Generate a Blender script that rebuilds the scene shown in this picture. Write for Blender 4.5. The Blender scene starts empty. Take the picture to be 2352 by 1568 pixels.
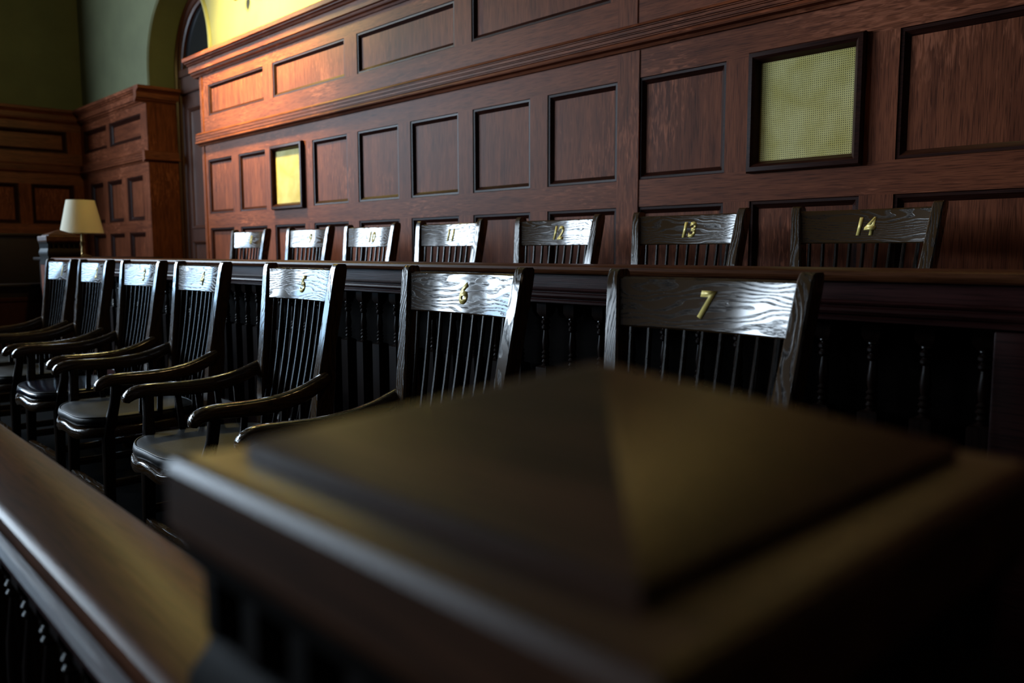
import bpy, bmesh, math, random
from mathutils import Vector, Matrix
random.seed(4)
SC = bpy.context.scene
COL = SC.collection
PI = math.pi
E = 1.24                       # eye height above the court floor; heights below are written E + (height relative to the eye)

# ------------------------------------------------------------------ camera, world, exposure
F_PX, YAW, PITCH, ROLL = 1918.34, math.radians(46.8265), math.radians(6.2138), math.radians(-0.1481)
cam = bpy.data.cameras.new('camera')
cam.sensor_fit = 'HORIZONTAL'; cam.sensor_width = 36.0
cam.lens = F_PX / 2352 * 36
cam.clip_start = 0.02; cam.clip_end = 100
cam.dof.use_dof = True; cam.dof.focus_distance = 2.55; cam.dof.aperture_fstop = 3.0
cam.dof.aperture_blades = 7
co = bpy.data.objects.new('camera', cam); COL.objects.link(co)
cy_, sy_ = math.cos(YAW), math.sin(YAW)
Fw = Vector((-sy_, cy_, 0)); Rt = Vector((cy_, sy_, 0)); Up = Vector((0, 0, 1))
F2 = Fw * math.cos(PITCH) - Up * math.sin(PITCH); U2 = Up * math.cos(PITCH) + Fw * math.sin(PITCH)
R3 = Rt * math.cos(ROLL) + U2 * math.sin(ROLL); U3 = U2 * math.cos(ROLL) - Rt * math.sin(ROLL)
m = Matrix.Identity(4)
for i in range(3):
    m[i][0] = R3[i]; m[i][1] = U3[i]; m[i][2] = -F2[i]
m[2][3] = E
co.matrix_world = m
SC.camera = co
w = bpy.data.worlds.new('world'); SC.world = w; w.use_nodes = True
w.node_tree.nodes['Background'].inputs[0].default_value = (0.6, 0.75, 1.0, 1)
w.node_tree.nodes['Background'].inputs[1].default_value = 0.05
SC.view_settings.view_transform = 'Standard'; SC.view_settings.look = 'None'
SC.view_settings.exposure = 0.0; SC.view_settings.gamma = 1.0
SC.view_settings.use_curve_mapping = False
WIN_LOW, WIN_HIGH = 10.5, 27.0       # daylight in the two tall windows of the end wall
SCONCE_W, SCONCE_COL = 760.0, (1.0, 0.77, 0.25)

FILL_W = 8.0

# ------------------------------------------------------------------ materials
def nodes(name):
    mt = bpy.data.materials.new(name); mt.use_nodes = True
    nt = mt.node_tree
    return mt, nt, nt.nodes['Principled BSDF']

def plain(name, col, rough=0.5, metal=0.0, spec=0.5, emit=None, estr=0.0, noise=0.0):
    mt, nt, b = nodes(name)
    b.inputs['Base Color'].default_value = (*col, 1); b.inputs['Roughness'].default_value = rough
    b.inputs['Metallic'].default_value = metal; b.inputs['Specular IOR Level'].default_value = spec
    if emit:
        b.inputs['Emission Color'].default_value = (*emit, 1); b.inputs['Emission Strength'].default_value = estr
    if noise:
        tc = nt.nodes.new('ShaderNodeTexCoord'); n = nt.nodes.new('ShaderNodeTexNoise')
        n.inputs['Scale'].default_value = 3.0; n.inputs['Detail'].default_value = 8
        nt.links.new(tc.outputs['Object'], n.inputs['Vector'])
        r = nt.nodes.new('ShaderNodeValToRGB')
        r.color_ramp.elements[0].position = 0.3; r.color_ramp.elements[1].position = 0.7
        r.color_ramp.elements[0].color = (*[c * (1 - noise) for c in col], 1)
        r.color_ramp.elements[1].color = (*[min(1, c * (1 + noise)) for c in col], 1)
        nt.links.new(n.outputs['Fac'], r.inputs[0]); nt.links.new(r.outputs[0], b.inputs['Base Color'])
        n2 = nt.nodes.new('ShaderNodeTexNoise'); n2.inputs['Scale'].default_value = 90; n2.inputs['Detail'].default_value = 4
        nt.links.new(tc.outputs['Object'], n2.inputs['Vector'])
        bp = nt.nodes.new('ShaderNodeBump'); bp.inputs['Strength'].default_value = 0.15; bp.inputs['Distance'].default_value = 0.004
        nt.links.new(n2.outputs['Fac'], bp.inputs['Height']); nt.links.new(bp.outputs[0], b.inputs['Normal'])
    return mt

def wood(name, dark, light, axis, rough=0.4, spec=0.4, fleck=0.0, rnd=False, along=2.0, across=28.0):
    """quarter-sawn oak: grain streaks along one axis, fine pores, pale ray flecks"""
    mt, nt, b = nodes(name); N = nt.nodes; L = nt.links
    tc = N.new('ShaderNodeTexCoord')
    vec = tc.outputs['Object']
    if rnd:
        oi = N.new('ShaderNodeObjectInfo'); ad = N.new('ShaderNodeVectorMath'); ad.operation = 'ADD'
        ml = N.new('ShaderNodeMath'); ml.operation = 'MULTIPLY'; ml.inputs[1].default_value = 17.0
        L.new(oi.outputs['Random'], ml.inputs[0]); L.new(vec, ad.inputs[0]); L.new(ml.outputs[0], ad.inputs[1]); vec = ad.outputs[0]
    def mapped(al, ac):
        mp = N.new('ShaderNodeMapping'); s = [ac, ac, ac]; s['xyz'.index(axis)] = al
        mp.inputs['Scale'].default_value = s; L.new(vec, mp.inputs['Vector']); return mp.outputs[0]
    n1 = N.new('ShaderNodeTexNoise'); n1.inputs['Scale'].default_value = 1.0; n1.inputs['Detail'].default_value = 6; n1.inputs['Roughness'].default_value = 0.6
    L.new(mapped(along, across), n1.inputs['Vector'])
    n3 = N.new('ShaderNodeTexNoise'); n3.inputs['Scale'].default_value = 1.3; n3.inputs['Detail'].default_value = 2
    L.new(vec, n3.inputs['Vector'])
    mixf = N.new('ShaderNodeMix'); mixf.data_type = 'FLOAT'; mixf.inputs[0].default_value = 0.45
    L.new(n1.outputs['Fac'], mixf.inputs[2]); L.new(n3.outputs['Fac'], mixf.inputs[3])
    rp = N.new('ShaderNodeValToRGB')
    rp.color_ramp.elements[0].position = 0.32; rp.color_ramp.elements[1].position = 0.68
    rp.color_ramp.elements[0].color = (*dark, 1); rp.color_ramp.elements[1].color = (*light, 1)
    L.new(mixf.outputs[0], rp.inputs[0])
    colr = rp.outputs[0]
    n2 = N.new('ShaderNodeTexNoise'); n2.inputs['Scale'].default_value = 1.0; n2.inputs['Detail'].default_value = 3
    L.new(mapped(along * 5, across * 11), n2.inputs['Vector'])
    pr = N.new('ShaderNodeValToRGB'); pr.color_ramp.elements[0].position = 0.36; pr.color_ramp.elements[1].position = 0.52
    pr.color_ramp.elements[0].color = (0.45, 0.42, 0.4, 1); pr.color_ramp.elements[1].color = (1, 1, 1, 1)
    L.new(n2.outputs['Fac'], pr.inputs[0])
    mx = N.new('ShaderNodeMix'); mx.data_type = 'RGBA'; mx.blend_type = 'MULTIPLY'; mx.inputs[0].default_value = 1.0
    L.new(colr, mx.inputs[6]); L.new(pr.outputs[0], mx.inputs[7]); colr = mx.outputs[2]
    if fleck:
        n4 = N.new('ShaderNodeTexNoise'); n4.inputs['Scale'].default_value = 1.0; n4.inputs['Detail'].default_value = 2; n4.inputs['Distortion'].default_value = 0.8
        L.new(mapped(14, 85), n4.inputs['Vector'])
        n5 = N.new('ShaderNodeTexNoise'); n5.inputs['Scale'].default_value = 2.2; n5.inputs['Detail'].default_value = 1
        L.new(vec, n5.inputs['Vector'])
        mm = N.new('ShaderNodeMath'); mm.operation = 'MULTIPLY'; L.new(n4.outputs['Fac'], mm.inputs[0]); L.new(n5.outputs['Fac'], mm.inputs[1])
        fr = N.new('ShaderNodeValToRGB'); fr.color_ramp.elements[0].position = 0.31; fr.color_ramp.elements[1].position = 0.46
        L.new(mm.outputs[0], fr.inputs[0])
        fm = N.new('ShaderNodeMath'); fm.operation = 'MULTIPLY'; fm.inputs[1].default_value = fleck; L.new(fr.outputs[0], fm.inputs[0])
        mf = N.new('ShaderNodeMix'); mf.data_type = 'RGBA'
        mf.inputs[7].default_value = (*[min(1, c * 1.7 + 0.02) for c in light], 1)
        L.new(fm.outputs[0], mf.inputs[0]); L.new(colr, mf.inputs[6]); colr = mf.outputs[2]
    L.new(colr, b.inputs['Base Color'])
    b.inputs['Roughness'].default_value = rough; b.inputs['Specular IOR Level'].default_value = spec
    bp = N.new('ShaderNodeBump'); bp.inputs['Strength'].default_value = 0.25; bp.inputs['Distance'].default_value = 0.001
    L.new(n2.outputs['Fac'], bp.inputs['Height']); L.new(bp.outputs[0], b.inputs['Normal'])
    return mt

def chair_oak(name, axis):
    """near-black polished oak; open pores in cathedral bands break the shine"""
    mt, nt, b = nodes(name); N = nt.nodes; L = nt.links
    tc = N.new('ShaderNodeTexCoord'); oi = N.new('ShaderNodeObjectInfo')
    ml = N.new('ShaderNodeMath'); ml.operation = 'MULTIPLY'; ml.inputs[1].default_value = 23.0
    L.new(oi.outputs['Random'], ml.inputs[0])
    ad = N.new('ShaderNodeVectorMath'); ad.operation = 'ADD'; L.new(tc.outputs['Object'], ad.inputs[0]); L.new(ml.outputs[0], ad.inputs[1])
    mp = N.new('ShaderNodeMapping'); s = [1.0, 1.0, 1.0]; s['xyz'.index(axis)] = 0.22
    mp.inputs['Scale'].default_value = s; L.new(ad.outputs[0], mp.inputs['Vector'])
    nz = N.new('ShaderNodeTexNoise'); nz.inputs['Scale'].default_value = 16; nz.inputs['Detail'].default_value = 2; nz.inputs['Roughness'].default_value = 0.4
    L.new(mp.outputs[0], nz.inputs['Vector'])
    # growth rings = contour lines of a warped field
    sep = N.new('ShaderNodeSeparateXYZ'); L.new(mp.outputs[0], sep.inputs[0])
    other = 2 if axis != 'z' else 0
    k = N.new('ShaderNodeMath'); k.operation = 'MULTIPLY'; k.inputs[1].default_value = 75.0; L.new(sep.outputs[other], k.inputs[0])
    k2 = N.new('ShaderNodeMath'); k2.operation = 'MULTIPLY_ADD'; k2.inputs[1].default_value = 10.0
    L.new(nz.outputs['Fac'], k2.inputs[0]); L.new(k.outputs[0], k2.inputs[2])
    fr = N.new('ShaderNodeMath'); fr.operation = 'FRACT'; L.new(k2.outputs[0], fr.inputs[0])
    rp = N.new('ShaderNodeValToRGB'); el = rp.color_ramp.elements
    el[0].position = 0.0; el[0].color = (0.15, 0.15, 0.15, 1)
    el[1].position = 0.42; el[1].color = (1, 1, 1, 1)
    e = el.new(0.2); e.color = (0.1, 0.1, 0.1, 1); e = el.new(0.93); e.color = (1, 1, 1, 1); e = el.new(1.0); e.color = (0.15, 0.15, 0.15, 1)
    L.new(fr.outputs[0], rp.inputs[0])
    # pores broken up along the grain
    mp2 = N.new('ShaderNodeMapping'); s = [420.0, 420.0, 420.0]; s['xyz'.index(axis)] = 28.0
    mp2.inputs['Scale'].default_value = s; L.new(ad.outputs[0], mp2.inputs['Vector'])
    n2 = N.new('ShaderNodeTexNoise'); n2.inputs['Scale'].default_value = 1; n2.inputs['Detail'].default_value = 2; L.new(mp2.outputs[0], n2.inputs['Vector'])
    r2 = N.new('ShaderNodeValToRGB'); r2.color_ramp.elements[0].position = 0.38; r2.color_ramp.elements[1].position = 0.55
    L.new(n2.outputs['Fac'], r2.inputs[0])
    mxm = N.new('ShaderNodeMath'); mxm.operation = 'MAXIMUM'
    sc_ = N.new('ShaderNodeMath'); sc_.operation = 'MULTIPLY'; sc_.inputs[1].default_value = 0.75; L.new(r2.outputs[0], sc_.inputs[0])
    L.new(rp.outputs[0], mxm.inputs[0]); L.new(sc_.outputs[0], mxm.inputs[1])
    mask = mxm.outputs[0]
    cr = N.new('ShaderNodeMix'); cr.data_type = 'RGBA'
    cr.inputs[6].default_value = (0.010, 0.005, 0.0025, 1); cr.inputs[7].default_value = (0.060, 0.031, 0.012, 1)
    L.new(mask, cr.inputs[0]); L.new(cr.outputs[2], b.inputs['Base Color'])
    sp = N.new('ShaderNodeMapRange'); sp.inputs[3].default_value = 0.04; sp.inputs[4].default_value = 0.6
    L.new(mask, sp.inputs[0]); L.new(sp.outputs[0], b.inputs['Specular IOR Level'])
    rr_ = N.new('ShaderNodeMapRange'); rr_.inputs[3].default_value = 0.55; rr_.inputs[4].default_value = 0.13
    L.new(mask, rr_.inputs[0]); L.new(rr_.outputs[0], b.inputs['Roughness'])
    cw = N.new('ShaderNodeMath'); cw.operation = 'MULTIPLY'; cw.inputs[1].default_value = 0.5; L.new(mask, cw.inputs[0]); L.new(cw.outputs[0], b.inputs['Coat Weight'])
    b.inputs['Coat Roughness'].default_value = 0.10
    bp = N.new('ShaderNodeBump'); bp.inputs['Strength'].default_value = 0.35; bp.inputs['Distance'].default_value = 0.0008
    L.new(mask, bp.inputs['Height']); L.new(bp.outputs[0], b.inputs['Normal'])
    return mt

WD, WL = (0.086, 0.021, 0.0085), (0.275, 0.080, 0.034)
M = {}
M['wall_x'] = wood('red_oak_horizontal', WD, WL, 'x', 0.48, 0.10, 0.6)
M['wall_z'] = wood('red_oak_vertical', WD, WL, 'z', 0.48, 0.10, 0.6)
M['wall_y'] = wood('red_oak_lengthwise', WD, WL, 'y', 0.42, 0.25, 0.2)
M['mould'] = wood('shaded_red_oak_moulding', (0.020, 0.0055, 0.0035), (0.045, 0.013, 0.008), 'x', 0.38, 0.12)  # darker than the panels: shade in the mouldings is put into the colour
M['rail_x'] = wood('rail_oak', (0.040, 0.013, 0.005), (0.17, 0.058, 0.022), 'x', 0.36, 0.10)
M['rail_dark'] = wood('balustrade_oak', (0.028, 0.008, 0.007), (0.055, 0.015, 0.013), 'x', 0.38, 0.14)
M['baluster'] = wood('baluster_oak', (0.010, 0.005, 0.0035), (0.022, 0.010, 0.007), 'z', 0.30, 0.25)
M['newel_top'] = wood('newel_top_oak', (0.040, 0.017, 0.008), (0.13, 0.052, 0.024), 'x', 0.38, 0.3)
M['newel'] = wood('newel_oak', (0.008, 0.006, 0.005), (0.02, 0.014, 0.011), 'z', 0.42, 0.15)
M['door'] = wood('door_oak', (0.035, 0.010, 0.005), (0.075, 0.024, 0.012), 'z', 0.4, 0.35, 0.2)
M['bench'] = wood('bench_oak', (0.006, 0.003, 0.0025), (0.016, 0.006, 0.004), 'y', 0.4, 0.4)
M['chair_x'] = chair_oak('dark_oak_crest', 'x')
M['chair_z'] = chair_oak('dark_oak_upright', 'z')
M['chair_y'] = chair_oak('dark_oak_arm', 'y')
M['spindle'] = wood('dark_oak_spindle', (0.006, 0.003, 0.0015), (0.020, 0.010, 0.0045), 'z', 0.26, 0.2)
M['plaster'] = plain('olive_plaster', (0.112, 0.122, 0.058), 0.8, noise=0.12)
M['ceiling'] = plain('tan_ceiling', (0.06, 0.055, 0.04), 0.8)
M['dark_wall'] = plain('dim_panelled_wall', (0.03, 0.017, 0.01), 0.6)
M['carpet'] = plain('dark_carpet', (0.004, 0.004, 0.004), 1.0, spec=0.03, noise=0.4)
M['glass_dark'] = plain('transom_glass', (0.012, 0.014, 0.017), 0.12, spec=0.6)
M['leather'] = plain('grey_leather', (0.016, 0.016, 0.016), 0.5, spec=0.25, noise=0.25)
M['vinyl'] = plain('navy_vinyl', (0.004, 0.005, 0.016), 0.2, spec=0.6)
M['piping'] = plain('cushion_piping', (0.02, 0.02, 0.022), 0.5)
M['gold'] = plain('gold_leaf', (0.88, 0.68, 0.20), 0.35, metal=0.15)
M['brass'] = plain('aged_brass', (0.30, 0.20, 0.08), 0.35, metal=0.9)
M['shade'] = plain('cream_lampshade', (0.62, 0.57, 0.43), 0.8, noise=0.05)
M['shadow_board'] = wood('shadow_black_oak', (0.002, 0.0012, 0.001), (0.006, 0.003, 0.002), 'x', 0.7, 0.04)  # near-black matte colour stands in for deep shade behind the balusters
M['black'] = plain('black_metal', (0.012, 0.012, 0.013), 0.4)
M['chrome'] = plain('polished_chrome', (0.6, 0.6, 0.6), 0.2, metal=1.0)
M['daylight_low'] = plain('sky_pane_pale', (0.1, 0.1, 0.1), 0.4, emit=(0.42, 0.69, 1.0), estr=WIN_LOW)
M['daylight_high'] = plain('sky_pane_bright', (0.1, 0.1, 0.1), 0.4, emit=(0.70, 0.85, 1.0), estr=WIN_HIGH)
M['bulb'] = plain('lit_globe', (0.9, 0.85, 0.6), 0.4, emit=SCONCE_COL, estr=6.0)

def perforated():
    mt, nt, b = nodes('perforated_brass_screen'); N = nt.nodes; L = nt.links
    tc = N.new('ShaderNodeTexCoord'); sep = N.new('ShaderNodeSeparateXYZ'); L.new(tc.outputs['Object'], sep.inputs[0])
    ds = []
    for ax in (0, 2):
        mu = N.new('ShaderNodeMath'); mu.operation = 'MULTIPLY'; mu.inputs[1].default_value = 1 / 0.0078; L.new(sep.outputs[ax], mu.inputs[0])
        fr = N.new('ShaderNodeMath'); fr.operation = 'FRACT'; L.new(mu.outputs[0], fr.inputs[0])
        sb = N.new('ShaderNodeMath'); sb.operation = 'SUBTRACT'; sb.inputs[1].default_value = 0.5; L.new(fr.outputs[0], sb.inputs[0])
        sq = N.new('ShaderNodeMath'); sq.operation = 'MULTIPLY'; L.new(sb.outputs[0], sq.inputs[0]); L.new(sb.outputs[0], sq.inputs[1]); ds.append(sq)
    sm = N.new('ShaderNodeMath'); sm.operation = 'ADD'; L.new(ds[0].outputs[0], sm.inputs[0]); L.new(ds[1].outputs[0], sm.inputs[1])
    lt = N.new('ShaderNodeMath'); lt.operation = 'LESS_THAN'; lt.inputs[1].default_value = 0.055; L.new(sm.outputs[0], lt.inputs[0])
    nz = N.new('ShaderNodeTexNoise'); nz.inputs['Scale'].default_value = 9; nz.inputs['Detail'].default_value = 4; L.new(tc.outputs['Object'], nz.inputs['Vector'])
    rp = N.new('ShaderNodeValToRGB'); rp.color_ramp.elements[0].color = (0.66, 0.55, 0.16, 1); rp.color_ramp.elements[1].color = (0.82, 0.72, 0.30, 1)
    rp.color_ramp.elements[0].position = 0.35; rp.color_ramp.elements[1].position = 0.65
    L.new(nz.outputs['Fac'], rp.inputs[0])
    mx = N.new('ShaderNodeMix'); mx.data_type = 'RGBA'; mx.inputs[7].default_value = (0.01, 0.008, 0.004, 1)
    L.new(lt.outputs[0], mx.inputs[0]); L.new(rp.outputs[0], mx.inputs[6]); L.new(mx.outputs[2], b.inputs['Base Color'])
    b.inputs['Roughness'].default_value = 0.6; b.inputs['Specular IOR Level'].default_value = 0.15
    return mt
M['screen'] = perforated()

# ------------------------------------------------------------------ mesh helpers
class MB:
    def __init__(self):
        self.v = []; self.f = []; self.m = []
    def quad(self, a, b, c, d, mi=0):
        n = len(self.v); self.v += [tuple(a), tuple(b), tuple(c), tuple(d)]; self.f.append((n, n + 1, n + 2, n + 3)); self.m.append(mi)
    def poly(self, pts, mi=0):
        n = len(self.v); self.v += [tuple(p) for p in pts]; self.f.append(tuple(range(n, n + len(pts)))); self.m.append(mi)
    def box(self, x0, x1, y0, y1, z0, z1, mi=0, bev=0.0, seg=2):
        if bev <= 0:
            n = len(self.v)
            self.v += [(x0, y0, z0), (x1, y0, z0), (x1, y1, z0), (x0, y1, z0), (x0, y0, z1), (x1, y0, z1), (x1, y1, z1), (x0, y1, z1)]
            for q in ((0, 3, 2, 1), (4, 5, 6, 7), (0, 1, 5, 4), (1, 2, 6, 5), (2, 3, 7, 6), (3, 0, 4, 7)):
                self.f.append(tuple(n + i for i in q)); self.m.append(mi)
            return
        bm = bmesh.new(); bmesh.ops.create_cube(bm, size=1.0)
        for v in bm.verts:
            v.co = Vector(((x0 + x1) / 2 + v.co.x * (x1 - x0), (y0 + y1) / 2 + v.co.y * (y1 - y0), (z0 + z1) / 2 + v.co.z * (z1 - z0)))
        bmesh.ops.bevel(bm, geom=bm.edges[:], offset=bev, segments=seg, profile=0.5, affect='EDGES')
        self.add_bm(bm, mi)
    def add_bm(self, bm, mi=0):
        n = len(self.v); bm.verts.index_update()
        self.v += [tuple(v.co) for v in bm.verts]
        for f in bm.faces:
            self.f.append(tuple(n + v.index for v in f.verts)); self.m.append(mi)
        bm.free()
    def loft(self, rings, cap0=True, cap1=True, closed=True, mi=0):
        n = len(self.v); k = len(rings[0])
        for r in rings: self.v += [tuple(p) for p in r]
        for i in range(len(rings) - 1):
            for j in range(k if closed else k - 1):
                a = n + i * k + j; b = n + i * k + (j + 1) % k
                self.f.append((a, b, b + k, a + k)); self.m.append(mi)
        if cap0: self.f.append(tuple(n + j for j in reversed(range(k)))); self.m.append(mi)
        if cap1: self.f.append(tuple(n + (len(rings) - 1) * k + j for j in range(k))); self.m.append(mi)
    def lathe(self, cx, cy, prof, seg=16, mi=0, square=()):
        rings = []
        for r, z in prof:
            rings.append([(cx + r * math.cos(2 * PI * i / seg), cy + r * math.sin(2 * PI * i / seg), z) for i in range(seg)])
        self.loft(rings, mi=mi)
    def sq_lathe(self, cx, cy, prof, mi=0, rx=1.0):
        rings = []
        for r, z in prof:
            rings.append([(cx - r * rx, cy - r, z), (cx + r * rx, cy - r, z), (cx + r * rx, cy + r, z), (cx - r * rx, cy + r, z)])
        self.loft(rings, mi=mi)
    def extrude_x(self, prof, x0, x1, mi=0):
        """closed profile of (y, z) points swept along x"""
        self.loft([[(x0, y, z) for y, z in prof], [(x1, y, z) for y, z in prof]], mi=mi)
    def sweep(self, pts, sizes, side=Vector((1, 0, 0)), n=10, mi=0, power=2.6):
        """rounded section swept along a path; sizes = (half width along side, half height)"""
        rings = []; P = [Vector(p) for p in pts]
        for i, p in enumerate(P):
            t = (P[min(i + 1, len(P) - 1)] - P[max(i - 1, 0)]).normalized()
            s = (side - t * side.dot(t)).normalized(); u = t.cross(s)
            a, b = sizes[i] if isinstance(sizes, list) else sizes
            ring = []
            for j in range(n):
                th = 2 * PI * (j + 0.5) / n; c, d = math.cos(th), math.sin(th)
                e = 2 / power
                ring.append(p + s * (a * math.copysign(abs(c) ** e, c)) + u * (b * math.copysign(abs(d) ** e, d)))
            rings.append(ring)
        self.loft(rings, mi=mi)
    def build(self, name, mats, parent=None, ang=35, flat=False):
        me = bpy.data.meshes.new(name); me.from_pydata(self.v, [], self.f); me.validate()
        for mt in (mats if isinstance(mats, (list, tuple)) else [mats]): me.materials.append(mt)
        if len(me.polygons) == len(self.m): me.polygons.foreach_set('material_index', self.m)
        bm = bmesh.new(); bm.from_mesh(me); bmesh.ops.remove_doubles(bm, verts=bm.verts[:], dist=1e-5)
        bmesh.ops.recalc_face_normals(bm, faces=bm.faces[:]); bm.to_mesh(me); bm.free()
        me.polygons.foreach_set('use_smooth', [not flat] * len(me.polygons))
        if not flat: me.set_sharp_from_angle(angle=math.radians(ang))
        me.update()
        o = bpy.data.objects.new(name, me); COL.objects.link(o)
        if parent: o.parent = parent
        return o

def tag(o, label=None, cat=None, group=None, kind=None):
    if label: o['label'] = label
    if cat: o['category'] = cat
    if group: o['group'] = group
    if kind: o['kind'] = kind
    return o
def empty(name, loc=(0, 0, 0), rz=0.0):
    o = bpy.data.objects.new(name, None); COL.objects.link(o); o.location = loc; o.rotation_euler = (0, 0, rz); o.empty_display_size = 0.1
    return o
def children(o): return [c for c in bpy.data.objects if c.parent == o]
def copy_tree(o, parent=None, skip=()):
    c = o.copy(); COL.objects.link(c); c.parent = parent
    for ch in children(o):
        if ch.name.split('.')[0] not in skip: copy_tree(ch, c, skip)
    return c

# ------------------------------------------------------------------ room shell
X0, X1, YF, YB, ZC = -10.6, 6.0, -10.5, 3.15, 7.6
ZS, AR, ACX = E + 1.74, 0.70, -7.80           # arch: springing height, radius, centre
b = MB(); b.box(X0 - .3, X1 + .3, YF - .3, 3.9, -0.2, 0.0)
tag(b.build('floor', M['carpet']), 'dark carpeted courtroom floor', 'floor', kind='structure')
b = MB(); b.box(X0 - .3, X1 + .3, YF - .3, 3.9, ZC, ZC + .2)
tag(b.build('ceiling', M['ceiling']), 'cream courtroom ceiling above the panelled walls', 'ceiling', kind='structure')

b = MB()   # back wall with an arched door niche
def wq(xa, xb, za, zb): b.quad((xa, YB, za), (xb, YB, za), (xb, YB, zb), (xa, YB, zb))
wq(X0, ACX - AR, 0, ZC); wq(ACX + AR, X1, 0, ZC)
NA = 40
arc = [(ACX - AR * math.cos(PI * i / NA), ZS + AR * math.sin(PI * i / NA)) for i in range(NA + 1)]
for (xa, za), (xb, zb) in zip(arc, arc[1:]):
    b.quad((xa, YB, za), (xb, YB, zb), (xb, YB, ZC), (xa, YB, ZC))
DEP, RIM = 3.46, 0.05
path = [(ACX - AR, 0.0)] + arc + [(ACX + AR, 0.0)]
for (xa, za), (xb, zb) in zip(path, path[1:]):
    b.quad((xa, YB, za), (xb, YB, zb), (xb, DEP, zb), (xa, DEP, za))
b.quad((ACX - AR, 3.5, 0), (ACX + AR, 3.5, 0), (ACX + AR, 3.5, ZC), (ACX - AR, 3.5, ZC))
b.box(X0, X1, 3.52, 3.8, 0, ZC)
wb = tag(b.build('wall_back', M['plaster'], flat=True), 'olive plaster wall above the oak panelling, with an arched door niche', 'wall', kind='structure')
b = MB()   # raised bead round the arch
rings = []
for i, (px, pz) in enumerate([(ACX - AR, E + 1.60)] + arc + [(ACX + AR, E + 1.60)]):
    an = PI * min(max(i - 1, 0), NA) / NA; dx, dz = -math.cos(an), math.sin(an)
    rings.append([(px + dx * u, YB + v, pz + dz * u) for u, v in ((-.006, .02), (-.008, -.006), (.006, -.022), (.024, -.020), (.032, -.004), (.032, .02))])
b.loft(rings)
b.build('arch_bead', M['plaster'], wb)
b = MB(); b.box(X0 - .3, X0, YF - .3, 3.9, 0, ZC)
b = MB()   # end wall with two tall window openings
WZ0, WZM = 1.25, 2.2
WINS = [(-3.9, 0.15, 4.4, 1.25), (-8.8, -5.6, 3.8, 2.25)]
def eq(ya, yb, za, zb): b.quad((X0, ya, za), (X0, yb, za), (X0, yb, zb), (X0, ya, zb))
ys = [YF, WINS[1][0], WINS[1][1], WINS[0][0], WINS[0][1], 3.55]
for i in range(5):
    if i in (1, 3): eq(ys[i], ys[i + 1], 0, WINS[0 if i == 3 else 1][3]); eq(ys[i], ys[i + 1], WINS[0 if i == 3 else 1][2], ZC)
    else: eq(ys[i], ys[i + 1], 0, ZC)
tag(b.build('wall_left', M['plaster'], flat=True), 'olive plaster end wall above dark panelling at the far left', 'wall', kind='structure')
b = MB(); b.box(X0 - .3, X1 + .3, YF - .25, YF, 0, ZC)
tag(b.build('wall_front', M['dark_wall'], flat=True), 'plaster wall on the public side of the courtroom', 'wall', kind='structure')
b = MB(); b.box(X1, X1 + .25, YF, 3.8, 0, ZC)
tag(b.build('wall_right', M['dark_wall'], flat=True), 'plaster wall at the right end of the courtroom', 'wall', kind='structure')
for n, ((ya, yb, WZ1, WZ0), lab) in enumerate(zip(WINS, ('tall window nearest the panelled corner', 'tall window further from the panelled corner')), 1):
    fr = MB()
    for q in ((ya, ya + .08, WZ0, WZ1), (yb - .08, yb, WZ0, WZ1), (ya + .08, yb - .08, WZ0, WZ0 + .08), (ya + .08, yb - .08, WZ1 - .1, WZ1), (ya + .08, yb - .08, max(WZM, WZ0 + .1) - .04, max(WZM, WZ0 + .1) + .04)):
        fr.box(X0 - .12, X0 + .03, *q)
    o = tag(fr.build('window_%d' % n, M['door']), lab, 'window', kind='structure')
    for z0, z1, mt in ((WZ0, WZM, 'daylight_low'), (max(WZM, WZ0), WZ1, 'daylight_high')):
        if z1 <= z0: continue
        p = MB(); p.quad((X0 - .1, ya, z0), (X0 - .1, yb, z0), (X0 - .1, yb, z1), (X0 - .1, ya, z1)); p.build('pane', M[mt], o)

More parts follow.
